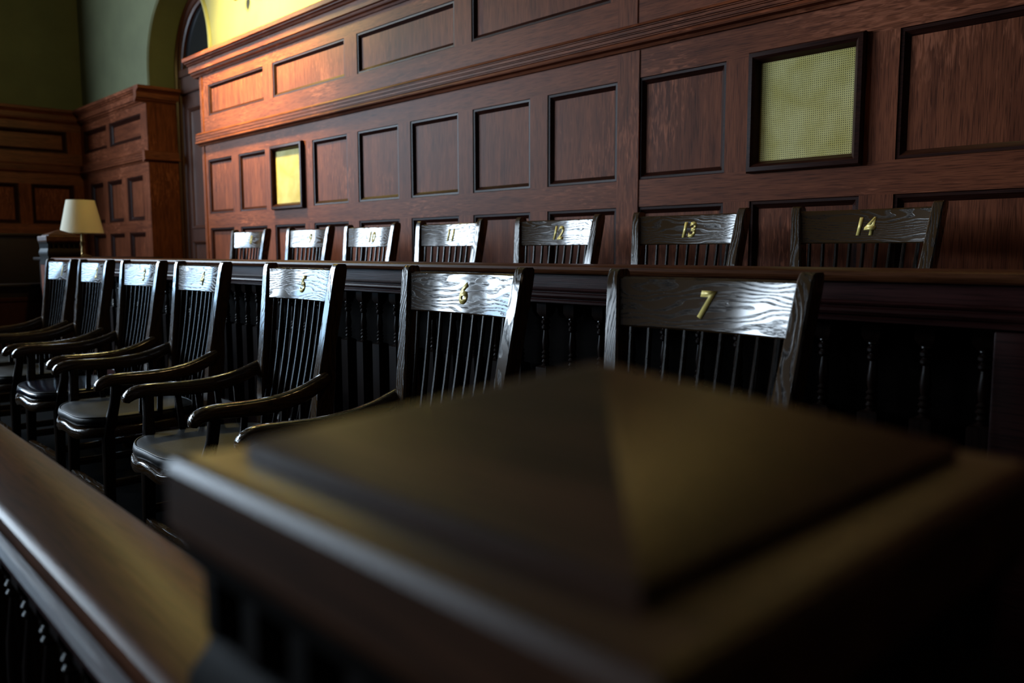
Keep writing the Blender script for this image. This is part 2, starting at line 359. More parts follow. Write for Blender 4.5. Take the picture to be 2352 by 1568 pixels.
# ------------------------------------------------------------------ panelling
def panelled(name, label, base, x0, x1, mids, ups, lows, to_world, wx, wz, skip=(), num_prefix='panel'):
    """frame in local (s, d, z): s along the wall, d outwards; panels are children"""
    Z = dict(low0=E - .55, low1=E + .193, mid0=E + .311, mid1=E + .755, f0=E + .875, f1=E + .98, up0=E + 1.108, up1=E + 1.355, top=E + 1.45)
    rects = [(a, c, Z['low0'], Z['low1']) for a, c in lows] + [(a, c, Z['mid0'], Z['mid1']) for a, c in mids] + [(a, c, Z['up0'], Z['up1']) for a, c in ups]
    root = MB()
    def W(s, d, z): return to_world(s, d, z)
    xs = sorted({x0, x1} | {r[0] for r in rects} | {r[1] for r in rects}); zs = sorted({0.0, Z['top']} | {r[2] for r in rects} | {r[3] for r in rects})
    bands = [(Z['low0'], Z['low1']), (Z['mid0'], Z['mid1']), (Z['up0'], Z['up1'])]
    for i in range(len(xs) - 1):
        for j in range(len(zs) - 1):
            cx, cz = (xs[i] + xs[i + 1]) / 2, (zs[j] + zs[j + 1]) / 2
            if any(r[0] < cx < r[1] and r[2] < cz < r[3] for r in rects): continue
            stile = any(z0 < cz < z1 for z0, z1 in bands)
            root.quad(W(xs[i], 0, zs[j]), W(xs[i + 1], 0, zs[j]), W(xs[i + 1], 0, zs[j + 1]), W(xs[i], 0, zs[j + 1]), 1 if stile else 0)
    o = tag(root.build(name, [wx, wz], flat=True), label, 'wall panelling', kind='structure')
    for a, c, za, zb in rects:
        if (round(a, 3), round(za, 3)) in skip: continue
        p = MB(); horizontal = (zb - za) < 0.3
        prof = ((0, 0.0), (.003, -.004), (.013, -.005), (.020, -.013), (.040, -.026), (.045, -.034))   # (inset, outward)
        rings = [[W(a + i, d, za + i), W(c - i, d, za + i), W(c - i, d, zb - i), W(a + i, d, zb - i)] for i, d in prof]
        p.loft(rings, cap0=False, cap1=False, mi=1)
        i, d = prof[-1]
        p.quad(*[W(s, d, z) for s, z in ((a + i, za + i), (c - i, za + i), (c - i, zb - i), (a + i, zb - i))], mi=0)
        p.build(num_prefix, [wx if horizontal else wz, M['mould']], o, ang=18)
    # fluted band and cornice
    def profile(pr, sa, sb, nm, mat):
        q = MB(); q.loft([[W(sa, d, z) for d, z in pr], [W(sb, d, z) for d, z in pr]]); q.build(nm, mat, o, ang=18)
    fl = [(-.02, Z['f0']), (.012, Z['f0']), (.020, Z['f0'] + .012), (.044, Z['f0'] + .016), (.047, Z['f0'] + .022), (.045, Z['f0'] + .030)]
    z = Z['f0'] + .034
    for k in range(3):
        for q in range(2):
            fl += [(.040, z), (.033, z + .0012), (.033, z + .0028), (.040, z + .004)]; z += .0075
        z += .0075
    fl += [(.036, Z['f1'] - .006), (.020, Z['f1'] + .002), (-.02, Z['f1'] + .002)]
    profile(fl, x0 - .03, x1, 'fluted_moulding', wx)
    t = Z['top'] - .01
    cn = [(-.02, t), (.010, t), (.016, t + .012), (.032, t + .018), (.036, t + .026), (.036, t + .032), (.050, t + .036), (.052, t + .085), (.064, t + .090), (.070, t + .100),
          (.086, t + .104), (.088, t + .110), (.092, t + .112), (.104, t + .116), (.106, t + .140), (.102, t + .146), (-.02, t + .146), (-.14, t + .146), (-.14, t)]
    profile(cn, x0 - .09, x1, 'cornice', wx)
    return o

PITCH_P = 0.5645
mid_l = [(-6.891 + PITCH_P * k, -6.448 + PITCH_P * k) for k in range(15)]
mid_l = [(round(a, 3), round(c, 3)) for a, c in mid_l]
up_l = []
a = -6.842
for k in range(7):
    if k == 4: up_l.append((-2.388, -1.42)); a = -1.30 - 1.111 * 5; continue
    up_l.append((round(a + 1.111 * k, 3), round(a + 1.111 * k + .968, 3)))
YW = 3.0
GR = [2, 9]                    # the two bays that hold brass speaker grilles
jw = panelled('trim_1', 'long red oak panelled wall behind the back row of jury chairs', None, -7.0, 2.2, mid_l, up_l, mid_l,
              lambda s, d, z: (s, YW - d, z), M['wall_x'], M['wall_z'],
              skip={(mid_l[g][0], round(E + .311, 3)) for g in GR})
b = MB()                       # rounded corner post and return at the left end of that panelling
ring = lambda z: [(-7.0 + .06 - .075 * math.cos(t), YW + .055 - .062 * math.sin(t), z) for t in [PI * k / 12 * .5 for k in range(13)]] + [(-6.93, YW + .14, z), (-7.015, YW + .14, z)]
b.loft([ring(0.0), ring(E + 1.45)])
b.build('corner_post', M['wall_z'], jw)
b = MB(); b.box(-6.99, 2.2, YW + .02, YB, 0, E + 1.44); b.build('wall_core', M['wall_z'], jw)
b = MB()                       # wide joint stiles between the bays
for xs_, in ((-2.493,),):
    b.box(xs_, xs_ + .122, YW - .004, YW + .01, 0, E + .872); b.box(xs_, xs_ + .108, YW - .004, YW + .01, E + .985, E + 1.44)
b.build('joint_stile', M['wall_z'], jw)

pier_m = [(-9.165 + .5645 * k * 1 - .0, -8.722 + .5645 * k) for k in (-2, -1, 0)]
panelled('trim_2', 'dark oak panelled pier left of the arched door', None, X0 + .05, -8.5, [(-10.29, -9.86), (-9.72, -9.27), (-9.12, -8.67)], [(-10.45, -9.68), (-9.58, -8.66)],
         [(-10.29, -9.86), (-9.72, -9.27), (-9.12, -8.67)], lambda s, d, z: (s, 3.10 - d, z), M['wall_x'], M['wall_z'])
pier = bpy.data.objects['trim_2']
b = MB(); b.box(-8.56, -8.492, 3.102, DEP, 0, E + 1.44); b.build('pier_return', M['wall_z'], pier)
def ret(pr, nm):
    q = MB(); q.loft([[(-8.5 + d, y_, z) for d, z in pr] for y_ in (3.10 - max(d for d, z in pr), DEP)]); q.build(nm, M['wall_y'], pier, ang=18)
t = E + 1.44
ret([(-.02, t), (.010, t), (.016, t + .012), (.032, t + .018), (.036, t + .030), (.050, t + .036), (.052, t + .085), (.070, t + .100), (.090, t + .112), (.104, t + .116), (.106, t + .140), (.10, t + .146), (-.02, t + .146)], 'cornice')
t = E + .875
ret([(-.02, t), (.012, t), (.02, t + .012), (.044, t + .016), (.047, t + .022), (.040, t + .034), (.036, t + .1), (.02, t + .107), (-.02, t + .107)], 'fluted_moulding')
# end wall panelling: s runs along +y
em = [(2.996 - .443 - .5645 * k, 2.996 - .5645 * k) for k in range(5)]
eu = [(2.95 - 1.02 - 1.13 * k, 2.95 - 1.13 * k) for k in range(2)]
panelled('trim_3', 'shadowy oak panelling on the end wall behind the lamp', None, 0.2, 3.11, em, eu, em, lambda s, d, z: (X0 + .05 + d, s, z), M['wall_y'], M['wall_z'])

# ------------------------------------------------------------------ brass speaker grilles
def grille(g, label):
    a, c = mid_l[g]; za, zb = E + .311, E + .755
    root = empty('speaker_grille', ((a + c) / 2, YW, (za + zb) / 2))
    hw, hh = (c - a) / 2, (zb - za) / 2
    tag(root, label, 'speaker grille', 'brass speaker grilles in the wall panelling')
    f = MB(); prof = ((-.008, 0.012), (-.010, -.016), (-.004, -.026), (.012, -.028), (.022, -.020), (.030, -.004), (.036, .004), (.036, .012))
    f.loft([[(-hw + i, d, -hh + i), (hw - i, d, -hh + i), (hw - i, d, hh - i), (-hw + i, d, hh - i)] for i, d in prof], cap0=False, cap1=False)
    f.build('frame', M['mould'], root, ang=18)
    s = MB(); s.box(-hw + .030, hw - .030, .003, .008, -hh + .030, hh - .030); s.build('perforated_screen', M['screen'], root)
    bk = MB(); bk.box(-hw, hw, .010, .016, -hh, hh); bk.build('backing', M['mould'], root)
grille(GR[1], 'large square yellow brass speaker grille in a dark frame above chairs thirteen and fourteen')
grille(GR[0], 'small pale green-gold speaker grille far along the wall above chair nine')

# ------------------------------------------------------------------ arched door
d1 = MB()
yd = DEP - .02
path = [(-AR, 0.0)] + [(-AR * math.cos(PI * i / NA), ZS + AR * math.sin(PI * i / NA)) for i in range(NA + 1)] + [(AR, 0.0)]
rings = []
for i, (px, pz) in enumerate(path):
    an = PI * min(max(i - 1, 0), NA) / NA; dx, dz = -math.cos(an), math.sin(an)
    rings.append([(ACX + px + dx * u, yd + v, pz + dz * u) for u, v in ((-.002, .02), (-.002, -.05), (-.035, -.055), (-.045, -.035), (-.085, -.035), (-.095, -.020), (-.115, -.010), (-.115, .02))])
d1.loft(rings)
door = tag(d1.build('door_1', M['door'], ang=25), 'arched oak door with a dark glass transom in the niche', 'door', kind='structure')
g = MB(); g.poly([(ACX - (AR - .11) * math.cos(PI * i / NA), yd + .012, ZS + (AR - .11) * math.sin(PI * i / NA)) for i in range(NA + 1)]); g.build('transom_glass', M['glass_dark'], door)
tr = MB(); tr.box(ACX - AR + .1, ACX + AR - .1, yd - .05, yd + .01, ZS - .05, ZS + .02, bev=.008); tr.box(ACX - AR + .1, ACX + AR - .1, yd - .03, yd + .01, ZS - .19, ZS - .05); tr.box(ACX - AR + .1, ACX + AR - .1, yd - .04, yd + .01, ZS - .21, ZS - .19, bev=.005)
tr.build('transom_bar', M['door'], door)
for sgn, xa, xb in ((0, ACX - AR + .115, ACX - .004), (1, ACX + .004, ACX + AR - .115)):
    lf = MB(); zt = ZS - .21
    rects = [(xa + .09, xb - .09, .25, .85), (xa + .09, xb - .09, 1.0, E + .1), (xa + .09, xb - .09, E + .22, zt - .14)]
    xs = sorted({xa, xb, xa + .09, xb - .09}); zs = sorted({0, zt} | {r[2] for r in rects} | {r[3] for r in rects})
    for i in range(3):
        for j in range(len(zs) - 1):
            cx, cz = (xs[i] + xs[i + 1]) / 2, (zs[j] + zs[j + 1]) / 2
            if any(r[0] < cx < r[1] and r[2] < cz < r[3] for r in rects): continue
            lf.quad((xs[i], yd - .012, zs[j]), (xs[i + 1], yd - .012, zs[j]), (xs[i + 1], yd - .012, zs[j + 1]), (xs[i], yd - .012, zs[j + 1]))
    for a_, c_, z0, z1 in rects:
        lf.loft([[(a_ + i, yd - .012 + dd, z0 + i), (c_ - i, yd - .012 + dd, z0 + i), (c_ - i, yd - .012 + dd, z1 - i), (a_ + i, yd - .012 + dd, z1 - i)] for i, dd in ((0, 0), (.008, -.008), (.02, 0), (.035, .018))], cap0=False)
    lf.build('door_leaf', M['door'], door, ang=18)
kn = MB(); kn.lathe(0, 0, [(.0, 0), (.012, .0), (.012, .03), (.028, .04), (.030, .055), (.02, .066), (0, .07)], 14)
ko = kn.build('door_knob', M['brass'], door); ko.rotation_euler = (PI / 2, 0, 0); ko.location = (ACX + .06, yd - .012, 1.0)

# ------------------------------------------------------------------ jury platforms
ZP1, ZP2 = .15, .345
b = MB(); b.box(-6.9, .35, .20, 1.78, 0, ZP1)
tag(b.build('front_platform', M['carpet']), 'low carpeted platform under the front row of jury chairs', 'platform', kind='structure')
b = MB(); b.box(-7.0, 2.2, 1.78, 2.98, 0, ZP2)
tag(b.build('rear_platform', M['carpet']), 'raised carpeted platform under the back row of jury chairs', 'platform', kind='structure')

# ------------------------------------------------------------------ rail between the rows
rail = empty('jury_rail', (0, 1.78, ZP2))
tag(rail, 'long oak rail with turned balusters between the two rows of jury chairs', 'rail')
rail.location = (0, 0, 0)
RX0, RX1 = -6.712, 1.9
def zE(z): return E + z
cap = MB(); cap.extrude_x([(1.728, zE(-.066)), (1.722, zE(-.061)), (1.720, zE(-.054)), (1.723, zE(-.046)), (1.732, zE(-.042)), (1.862, zE(-.040)), (1.870, zE(-.046)), (1.870, zE(-.060)), (1.862, zE(-.066))], RX0, RX1)
cap.build('rail_cap', M['rail_x'], rail)
ap = MB(); ap.extrude_x([(1.752, zE(-.066)), (1.752, zE(-.112)), (1.842, zE(-.112)), (1.842, zE(-.066))], RX0, RX1); ap.build('apron_board', M['rail_dark'], rail)
mo = MB(); mo.extrude_x([(1.754, zE(-.106)), (1.742, zE(-.108)), (1.739, zE(-.112)), (1.742, zE(-.116)), (1.748, zE(-.118)), (1.748, zE(-.121)), (1.738, zE(-.124)), (1.735, zE(-.130)), (1.738, zE(-.136)), (1.744, zE(-.138)), (1.744, zE(-.141)), (1.738, zE(-.144)), (1.738, zE(-.150)), (1.75, zE(-.154)), (1.842, zE(-.154)), (1.842, zE(-.106))], RX0, RX1)
mo.build('reeded_moulding', M['rail_dark'], rail, ang=25)
bt = MB(); bt.extrude_x([(1.762, zE(-.82)), (1.758, zE(-.75)), (1.768, zE(-.735)), (1.832, zE(-.735)), (1.842, zE(-.75)), (1.842, zE(-.82))], RX0, RX1); bt.build('bottom_rail', M['rail_dark'], rail)
bb = MB(); bb.box(RX0, RX1, 1.846, 1.858, ZP2, zE(-.112)); bb.build('back_board', M['shadow_board'], rail)
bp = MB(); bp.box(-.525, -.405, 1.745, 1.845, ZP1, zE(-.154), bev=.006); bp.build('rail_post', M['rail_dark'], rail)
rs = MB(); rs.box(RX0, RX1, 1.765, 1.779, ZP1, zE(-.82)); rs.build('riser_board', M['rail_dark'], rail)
ba = MB(); zt = zE(-.152)
ba.sq_lathe(0, 0, [(.020, zt), (.020, zt - .032), (.013, zt - .046)])
pr = [(.012, zt - .044), (.013, zt - .050), (.009, zt - .054), (.014, zt - .060), (.014, zt - .066), (.009, zt - .071), (.013, zt - .077), (.013, zt - .082), (.008, zt - .088), (.009, zt - .10), (.012, zt - .125), (.010, zt - .145), (.008, zt - .150),
      (.013, zt - .157), (.009, zt - .163), (.014, zt - .170), (.009, zt - .177), (.013, zt - .184), (.009, zt - .190), (.016, zt - .197)]
ba.lathe(0, 0, pr[::-1], 12)
ba.sq_lathe(0, 0, [(.022, zE(-.74)), (.022, zt - .200), (.016, zt - .196)])
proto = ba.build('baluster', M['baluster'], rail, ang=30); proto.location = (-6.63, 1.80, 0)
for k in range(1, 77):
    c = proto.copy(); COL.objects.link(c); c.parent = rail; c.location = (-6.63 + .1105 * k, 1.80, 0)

# ------------------------------------------------------------------ jury chairs
def crest_y(x, z):              # front face of the crest rail: leans back and bows into a shallow hollow
    return -.058 * (1.045 - z) / .385 + .008 + .024 * (1 - (x / .225) ** 2)
def lean(z):                    # (half width of the outer face, y of the front face) of the back posts
    pts = [(0.0, .225, .055), (.40, .214, -.075), (.66, .228, -.055), (1.05, .258, .001)]
    for (z0, w0, y0), (z1, w1, y1) in zip(pts, pts[1:]):
        if z <= z1:
            t = (z - z0) / (z1 - z0); return w0 + (w1 - w0) * t, y0 + (y1 - y0) * t
    return pts[-1][1:]
def outline(s=1.0, dx=0.0):
    P = [(-.205, -.07), (.205, -.07), (.245, -.25), (.262, -.42), (.235, -.505), (.15, -.555), (0, -.568), (-.15, -.555), (-.235, -.505), (-.262, -.42), (-.245, -.25)]
    for _ in range(2):
        Q = []
        for i in range(len(P)):
            (ax, ay), (bx, by) = P[i], P[(i + 1) % len(P)]
            Q += [(ax * .75 + bx * .25, ay * .75 + by * .25), (ax * .25 + bx * .75, ay * .25 + by * .75)]
        P = Q
    cyy = -.31
    return [(x * s + dx, cyy + (y - cyy) * s) for x, y in P]
def saddle(x, y):
    f = max(0.0, min(1.0, (-y - .36) / .2)); return -.016 * f * (math.sin(min(1, abs(x) / .24) * PI) ** 2)

SEAT_Z = .425
def make_chair():
    r = empty('jury_chair')
    st = MB()
    ringz = [(.385, .955), (.388, .985), (.400, 1.0), (.415, 1.0), (.422, .992), (SEAT_Z, .972)]
    st.loft([[(x, y, z + saddle(x, y)) for x, y in outline(s)] for z, s in ringz]); st.build('seat', M['chair_x'], r, ang=50)
    cu = MB(); rz = [(.0, .90), (.006, .955), (.018, .975), (.030, .965), (.038, .92), (.042, .80), (.043, .5)]
    cu.loft([[(x, y, SEAT_Z + z + saddle(x, y) * .6 * (1 - k / 8)) for x, y in outline(s)] for k, (z, s) in enumerate(rz)])
    cush = cu.build('seat_cushion', M['leather'], r, ang=60)
    pp = MB(); o_ = outline(.945); n = len(o_); R_ = []
    for i in range(n):
        x, y = o_[i]; L_ = math.hypot(x, y + .31); ux, uy = x / L_, (y + .31) / L_
        R_.append([(x + ux * .003 * math.cos(t), y + uy * .003 * math.cos(t), SEAT_Z + .036 + saddle(x, y) * .3 + .003 * math.sin(t)) for t in [2 * PI * k / 6 for k in range(6)]])
    R_.append(R_[0]); pp.loft(R_, cap0=False, cap1=False); pp.build('piping', M['piping'], cush)
    cr = MB(); rings = []
    zc0, zc1, th = .916, 1.030, .021
    for i in range(19):
        x = -.222 + .444 * i / 18; wv = .006 * math.sin(PI * i / 18)
        rings.append([(x, crest_y(x, z) + dy, z) for dy, z in ((.004, zc0), (0, zc0 + .004), (0, (zc0 + zc1) / 2), (0, zc1 - .005 + wv * 0), (.005, zc1), (th - .005, zc1), (th, zc1 - .005), (th, (zc0 + zc1) / 2), (th, zc0 + .004), (th - .004, zc0))])
    cr.loft(rings); cr.build('crest_rail', M['chair_x'], r, ang=40)
    for s in (-1, 1):
        po = MB(); pts, sz = [], []
        for z in (0, .1, .25, .40, .5, .58, .66, .76, .88, 1.0, 1.03, 1.042, 1.047):
            hw, y = lean(z); wx = .024 if z < .7 else .024 - .007 * (z - .7) / .35; dp = .025 + (.008 if .4 < z < .72 else 0)
            rd = 1.0 if z < 1.02 else {1.03: .95, 1.042: .8, 1.047: .55}.get(z, 1)
            pts.append((s * (hw - wx), y + dp, z)); sz.append((wx, dp * rd))
        rings = []
        for (px, py, pz), (a_, d_) in zip(pts, sz):
            c_ = min(a_, d_) * .22
            rings.append([(px - a_ + c_, py - d_, pz), (px + a_ - c_, py - d_, pz), (px + a_, py - d_ + c_, pz), (px + a_, py + d_ - c_, pz), (px + a_ - c_, py + d_, pz), (px - a_ + c_, py + d_, pz), (px - a_, py + d_ - c_, pz), (px - a_, py - d_ + c_, pz)])
        po.loft(rings); po.build('back_post', M['chair_z'], r, ang=28)
        ar = MB()
        ap_ = [(.236, -.030, .668), (.238, -.065, .650), (.245, -.11, .630), (.253, -.165, .615), (.260, -.23, .606), (.266, -.31, .603), (.271, -.39, .608), (.275, -.44, .610), (.278, -.475, .608), (.280, -.497, .599), (.281, -.509, .585), (.281, -.511, .574)]
        as_ = [(.018, .020), (.020, .024), (.021, .026), (.022, .027), (.023, .027), (.024, .026), (.025, .024), (.025, .023), (.025, .022), (.024, .020), (.022, .016), (.017, .010)]
        P_, S_ = [], []
        for i in range(len(ap_) - 1):
            for q in range(3):
                t = q / 3; P_.append(tuple(ap_[i][k] * (1 - t) + ap_[i + 1][k] * t for k in range(3))); S_.append(tuple(as_[i][k] * (1 - t) + as_[i + 1][k] * t for k in range(2)))
        P_.append(ap_[-1]); S_.append(as_[-1])
        for _ in range(3):
            P_ = [P_[0]] + [tuple((P_[i - 1][k] + 2 * P_[i][k] + P_[i + 1][k]) / 4 for k in range(3)) for i in range(1, len(P_) - 1)] + [P_[-1]]
        ar.sweep([(s * x, y, z) for x, y, z in P_], S_, n=14, power=3.2)
        ar.build('arm', M['chair_y'], r, ang=50)
        for j, y in enumerate((-.13, -.20, -.27, -.34)):
            sp = MB(); xt = .248 + .022 * (-(y) - .13) / .3; zt_ = .598 if j else .612
            sp.sweep([(s * .225, y, SEAT_Z - .02), (s * (.225 + xt) / 2, y, .51), (s * xt, y, zt_ - .012)], (.009, .011), n=8, side=Vector((1, 0, 0)))
            sp.build('arm_spindle', M['spindle'], r)
        ft = MB(); ft.sweep([(s * .232, -.475, 0), (s * .230, -.470, .2), (s * .228, -.465, .38), (s * .240, -.455, .45), (s * .262, -.445, .52), (s * .272, -.440, .592)], [(.017, .017), (.020, .020), (.021, .022), (.018, .020), (.015, .017), (.017, .018)], n=12, power=4)
        ft.build('front_leg', M['spindle'], r, ang=40)
        sd = MB(); sd.sweep([(s * .215, .015, .20), (s * .225, -.22, .20), (s * .23, -.46, .20)], (.011, .016), n=8, power=4); sd.build('side_stretcher', M['chair_y'], r)
    for y, z, nm in ((-.475, .16, 'front_stretcher'), (-.02, .24, 'rear_stretcher')):
        fs = MB(); fs.sweep([(-.225, y, z), (0, y, z), (.225, y, z)], (.013, .016), side=Vector((0, 1, 0)), n=10, power=4); fs.build(nm, M['chair_x'], r)
    for j in range(9):
        x = -.185 + .37 * j / 8; sp = MB(); pts, sz = [], []
        for k in range(9):
            z = SEAT_Z - .02 + (.925 - SEAT_Z + .02) * k / 8; xx = x * (.86 + .14 * k / 8)
            y1 = crest_y(x, .92) + .010; y0 = -.085
            t = k / 8; y = y0 + (y1 - y0) * t + .012 * math.sin(t * PI)
            pts.append((xx, y, z)); rr = .0062 + .0028 * math.sin(PI * min(1, t * 1.1)); sz.append((rr, rr))
        sp.sweep(pts, sz, n=8, power=2); sp.build('back_spindle', M['spindle'], r)
    return r

def number_mesh(txt):
    cu = bpy.data.curves.new('tmp', 'FONT'); cu.body = txt; cu.size = .078; cu.align_x = 'CENTER'; cu.shear = .15; cu.offset = .0030; cu.resolution_u = 6
    cu.space_character = 1.0
    o = bpy.data.objects.new('tmp', cu); COL.objects.link(o)
    dg = bpy.context.evaluated_depsgraph_get(); me = bpy.data.meshes.new_from_object(o.evaluated_get(dg))
    bpy.data.objects.remove(o); bpy.data.curves.remove(cu)
    ys_ = [v.co.y for v in me.vertices]; y0, y1 = min(ys_), max(ys_)
    for v in me.vertices:
        x = v.co.x * .92; z = .973 + (v.co.y - (y0 + y1) / 2) * (.061 / (y1 - y0))
        v.co = Vector((x, crest_y(x, z) - .0012, z))
    bm = bmesh.new(); bm.from_mesh(me)
    ext = bmesh.ops.extrude_face_region(bm, geom=bm.faces[:])
    for v in ext['geom']:
        if isinstance(v, bmesh.types.BMVert): v.co.y += .0008
    bmesh.ops.recalc_face_normals(bm, faces=bm.faces[:]); bm.to_mesh(me); bm.free()
    me.materials.clear(); me.materials.append(M['gold']); me.name = 'number'
    return me

FRONT = {1: (-5.677, 1.495), 2: (-5.020, 1.495), 3: (-4.335, 1.51), 4: (-3.575, 1.488), 5: (-2.691, 1.480), 6: (-1.775, 1.460), 7: (-1.020, 1.500)}
BACK = {8: (-5.510, 2.66), 9: (-4.690, 2.655), 10: (-4.027, 2.667), 11: (-3.290, 2.645), 12: (-2.590, 2.69), 13: (-1.905, 2.70), 14: (-1.255, 2.78)}
WORD = ['', 'one', 'two', 'three', 'four', 'five', 'six', 'seven', 'eight', 'nine', 'ten', 'eleven', 'twelve', 'thirteen', 'fourteen']
chair0 = make_chair()
LAB = {1: 'front row jury chair numbered one, farthest left beside the dark newel', 2: 'front row jury chair numbered two, second from the far left end',
       3: 'front row jury chair numbered three with a shiny navy vinyl seat cushion', 4: 'front row jury chair numbered four with its grey cushion just above the front rail',
       5: 'front row jury chair numbered five with its long curved arms showing', 6: 'front row jury chair numbered six with bold wavy grain on its shiny crest',
       7: 'front row jury chair numbered seven, nearest and largest, behind the newel cap'}
for n in range(8, 15):
    LAB[n] = 'back row jury chair numbered %s, only its back showing above the rail' % WORD[n]
for n in range(1, 15):
    x, y = FRONT[n] if n < 8 else BACK[n]; z = ZP1 if n < 8 else ZP2
    c = chair0 if n == 1 else copy_tree(chair0, None, skip=('number',))
    c.location = (x, y, z); c.rotation_euler = (0, 0, math.radians([0, .6, -.5, .8, -.4, 0, .3, -.6, .5, .3, -.6, .4, -.3, .5, -.4][n]))
    tag(c, LAB[n], 'chair', 'numbered jury chairs in the %s row' % ('front' if n < 8 else 'back'))
    crest = [k for k in children(c) if k.name.startswith('crest_rail')][0]
    nm = bpy.data.objects.new('number', number_mesh(str(n))); COL.objects.link(nm); nm.parent = crest; nm['label'] = 'gold numeral %d' % n
    if n == 3:
        cs = [k for k in children(c) if k.name.startswith('seat_cushion')][0]
        cs.data = cs.data.copy(); cs.data.materials[0] = M['vinyl']; cs['label'] = 'shiny navy vinyl cushion'

# ------------------------------------------------------------------ front rail and newel posts
fr = empty('front_rail', (0, 0, 0), -.020); tag(fr, 'polished oak rail sloping across the lower left corner in front of the jury chairs', 'rail')
FX0, FX1 = -6.75, -.424
c = MB(); c.extrude_x([(.212, zE(-.362)), (.206, zE(-.356)), (.204, zE(-.346)), (.207, zE(-.336)), (.213, zE(-.3325)), (.220, zE(-.331)), (.27, zE(-.3305)), (.326, zE(-.331)), (.334, zE(-.336)), (.336, zE(-.348)), (.330, zE(-.360)), (.326, zE(-.362))], FX0, FX1); c.build('rail_cap', M['rail_x'], fr)
c = MB(); c.extrude_x([(.232, zE(-.36)), (.232, zE(-.40)), (.222, zE(-.404)), (.217, zE(-.412)), (.221, zE(-.420)), (.234, zE(-.426)), (.234, zE(-.452)), (.306, zE(-.452)), (.306, zE(-.36))], FX0, FX1); c.build('apron_moulding', M['rail_dark'], fr, ang=25)
c = MB(); c.extrude_x([(.232, zE(-1.08)), (.232, zE(-1.0)), (.245, zE(-.985)), (.295, zE(-.985)), (.306, zE(-1.0)), (.306, zE(-1.08))], FX0, FX1); c.build('bottom_rail', M['rail_dark'], fr)
c = MB(); c.box(FX0, FX1, .245, .29, 0.0, zE(-1.07)); c.build('base_board', M['rail_dark'], fr)
ba = MB(); zt = zE(-.45)
ba.sq_lathe(0, 0, [(.020, zt), (.020, zt - .045), (.013, zt - .06)])
ba.lathe(0, 0, [(r_, z_) for r_, z_ in [(.012, zt - .058), (.013, zt - .066), (.009, zt - .070), (.014, zt - .078), (.009, zt - .086), (.013, zt - .092), (.008, zt - .10), (.017, zt - .17), (.019, zt - .23), (.012, zt - .33), (.009, zt - .36), (.014, zt - .37), (.009, zt - .378), (.014, zt - .388), (.012, zt - .40)]][::-1], 12)
ba.sq_lathe(0, 0, [(.020, zE(-.99)), (.020, zt - .42), (.013, zt - .398)])
proto = ba.build('baluster', M['baluster'], fr, ang=30); proto.location = (-.50, .27, 0)
for k in range(1, 56):
    q = proto.copy(); COL.objects.link(q); q.parent = fr; q.location = (-.50 - .1105 * k, .27, 0)

def newel(name_label, cx, cy, ztop, z0, cat='newel post'):
    """square post: pyramid cap on a flat lip, carved drop band, waisted shaft; ztop = lip height"""
    r = empty('newel_post', (cx, cy, z0)); tag(r, name_label, cat)
    h = .151; Z = lambda z: ztop - z0 + z
    cp = MB()
    for pr_ in ([(h - .010, Z(-.046)), (h - .003, Z(-.042)), (h, Z(-.034)), (h, Z(-.006)), (h - .0025, Z(-.0015)), (h - .007, Z(0)), (h - .026, Z(0)), (h - .029, Z(.001)), (h - .029, Z(.007)), (h - .033, Z(.009)), (.004, Z(.0465)), (.0, Z(.047))],):
        cp.sq_lathe(0, 0, pr_)
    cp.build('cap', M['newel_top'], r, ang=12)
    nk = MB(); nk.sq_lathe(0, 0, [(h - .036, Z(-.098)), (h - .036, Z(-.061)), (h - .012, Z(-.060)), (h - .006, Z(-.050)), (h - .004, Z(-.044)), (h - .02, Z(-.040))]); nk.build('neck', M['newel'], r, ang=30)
    cv = MB(); side = []; ho, hi = h - .012, h - .034          # outline of one side with a row of deep gouges
    side.append((-ho, -ho))
    for k in range(6):
        u = -.1125 + .045 * k
        side += [(u - .015, -ho), (u - .011, -hi + .006), (u, -hi), (u + .011, -hi + .006), (u + .015, -ho)]
    ring = []
    for q in range(4):
        an = q * PI / 2
        ring += [(x * math.cos(an) - y * math.sin(an), x * math.sin(an) + y * math.cos(an)) for x, y in side]
    cv.loft([[(x, y, z) for x, y in ring] for z in (Z(-.090), Z(-.060))])
    cv.build('carved_band', M['newel'], r, ang=40)
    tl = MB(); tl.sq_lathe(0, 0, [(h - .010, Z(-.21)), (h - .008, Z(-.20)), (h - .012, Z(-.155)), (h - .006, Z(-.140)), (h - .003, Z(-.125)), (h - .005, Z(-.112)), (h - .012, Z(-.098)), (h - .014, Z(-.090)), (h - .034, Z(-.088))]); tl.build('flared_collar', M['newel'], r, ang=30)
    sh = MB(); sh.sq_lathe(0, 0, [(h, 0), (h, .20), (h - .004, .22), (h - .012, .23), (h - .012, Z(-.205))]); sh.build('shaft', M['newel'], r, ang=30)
    return r
newel('huge blurred square newel post with a pyramid cap in the foreground', -.2625, .303, E - .101, 0.0)
n2 = newel('dark newel post with a pale carved edge at the middle rail left end', -6.84, 1.82, E + .115, 0.0)
n2.scale = (.77, .77, 1.0)
for k in children(n2):
    if k.name.startswith('shaft'): k.data.materials[0] = M['wall_z']

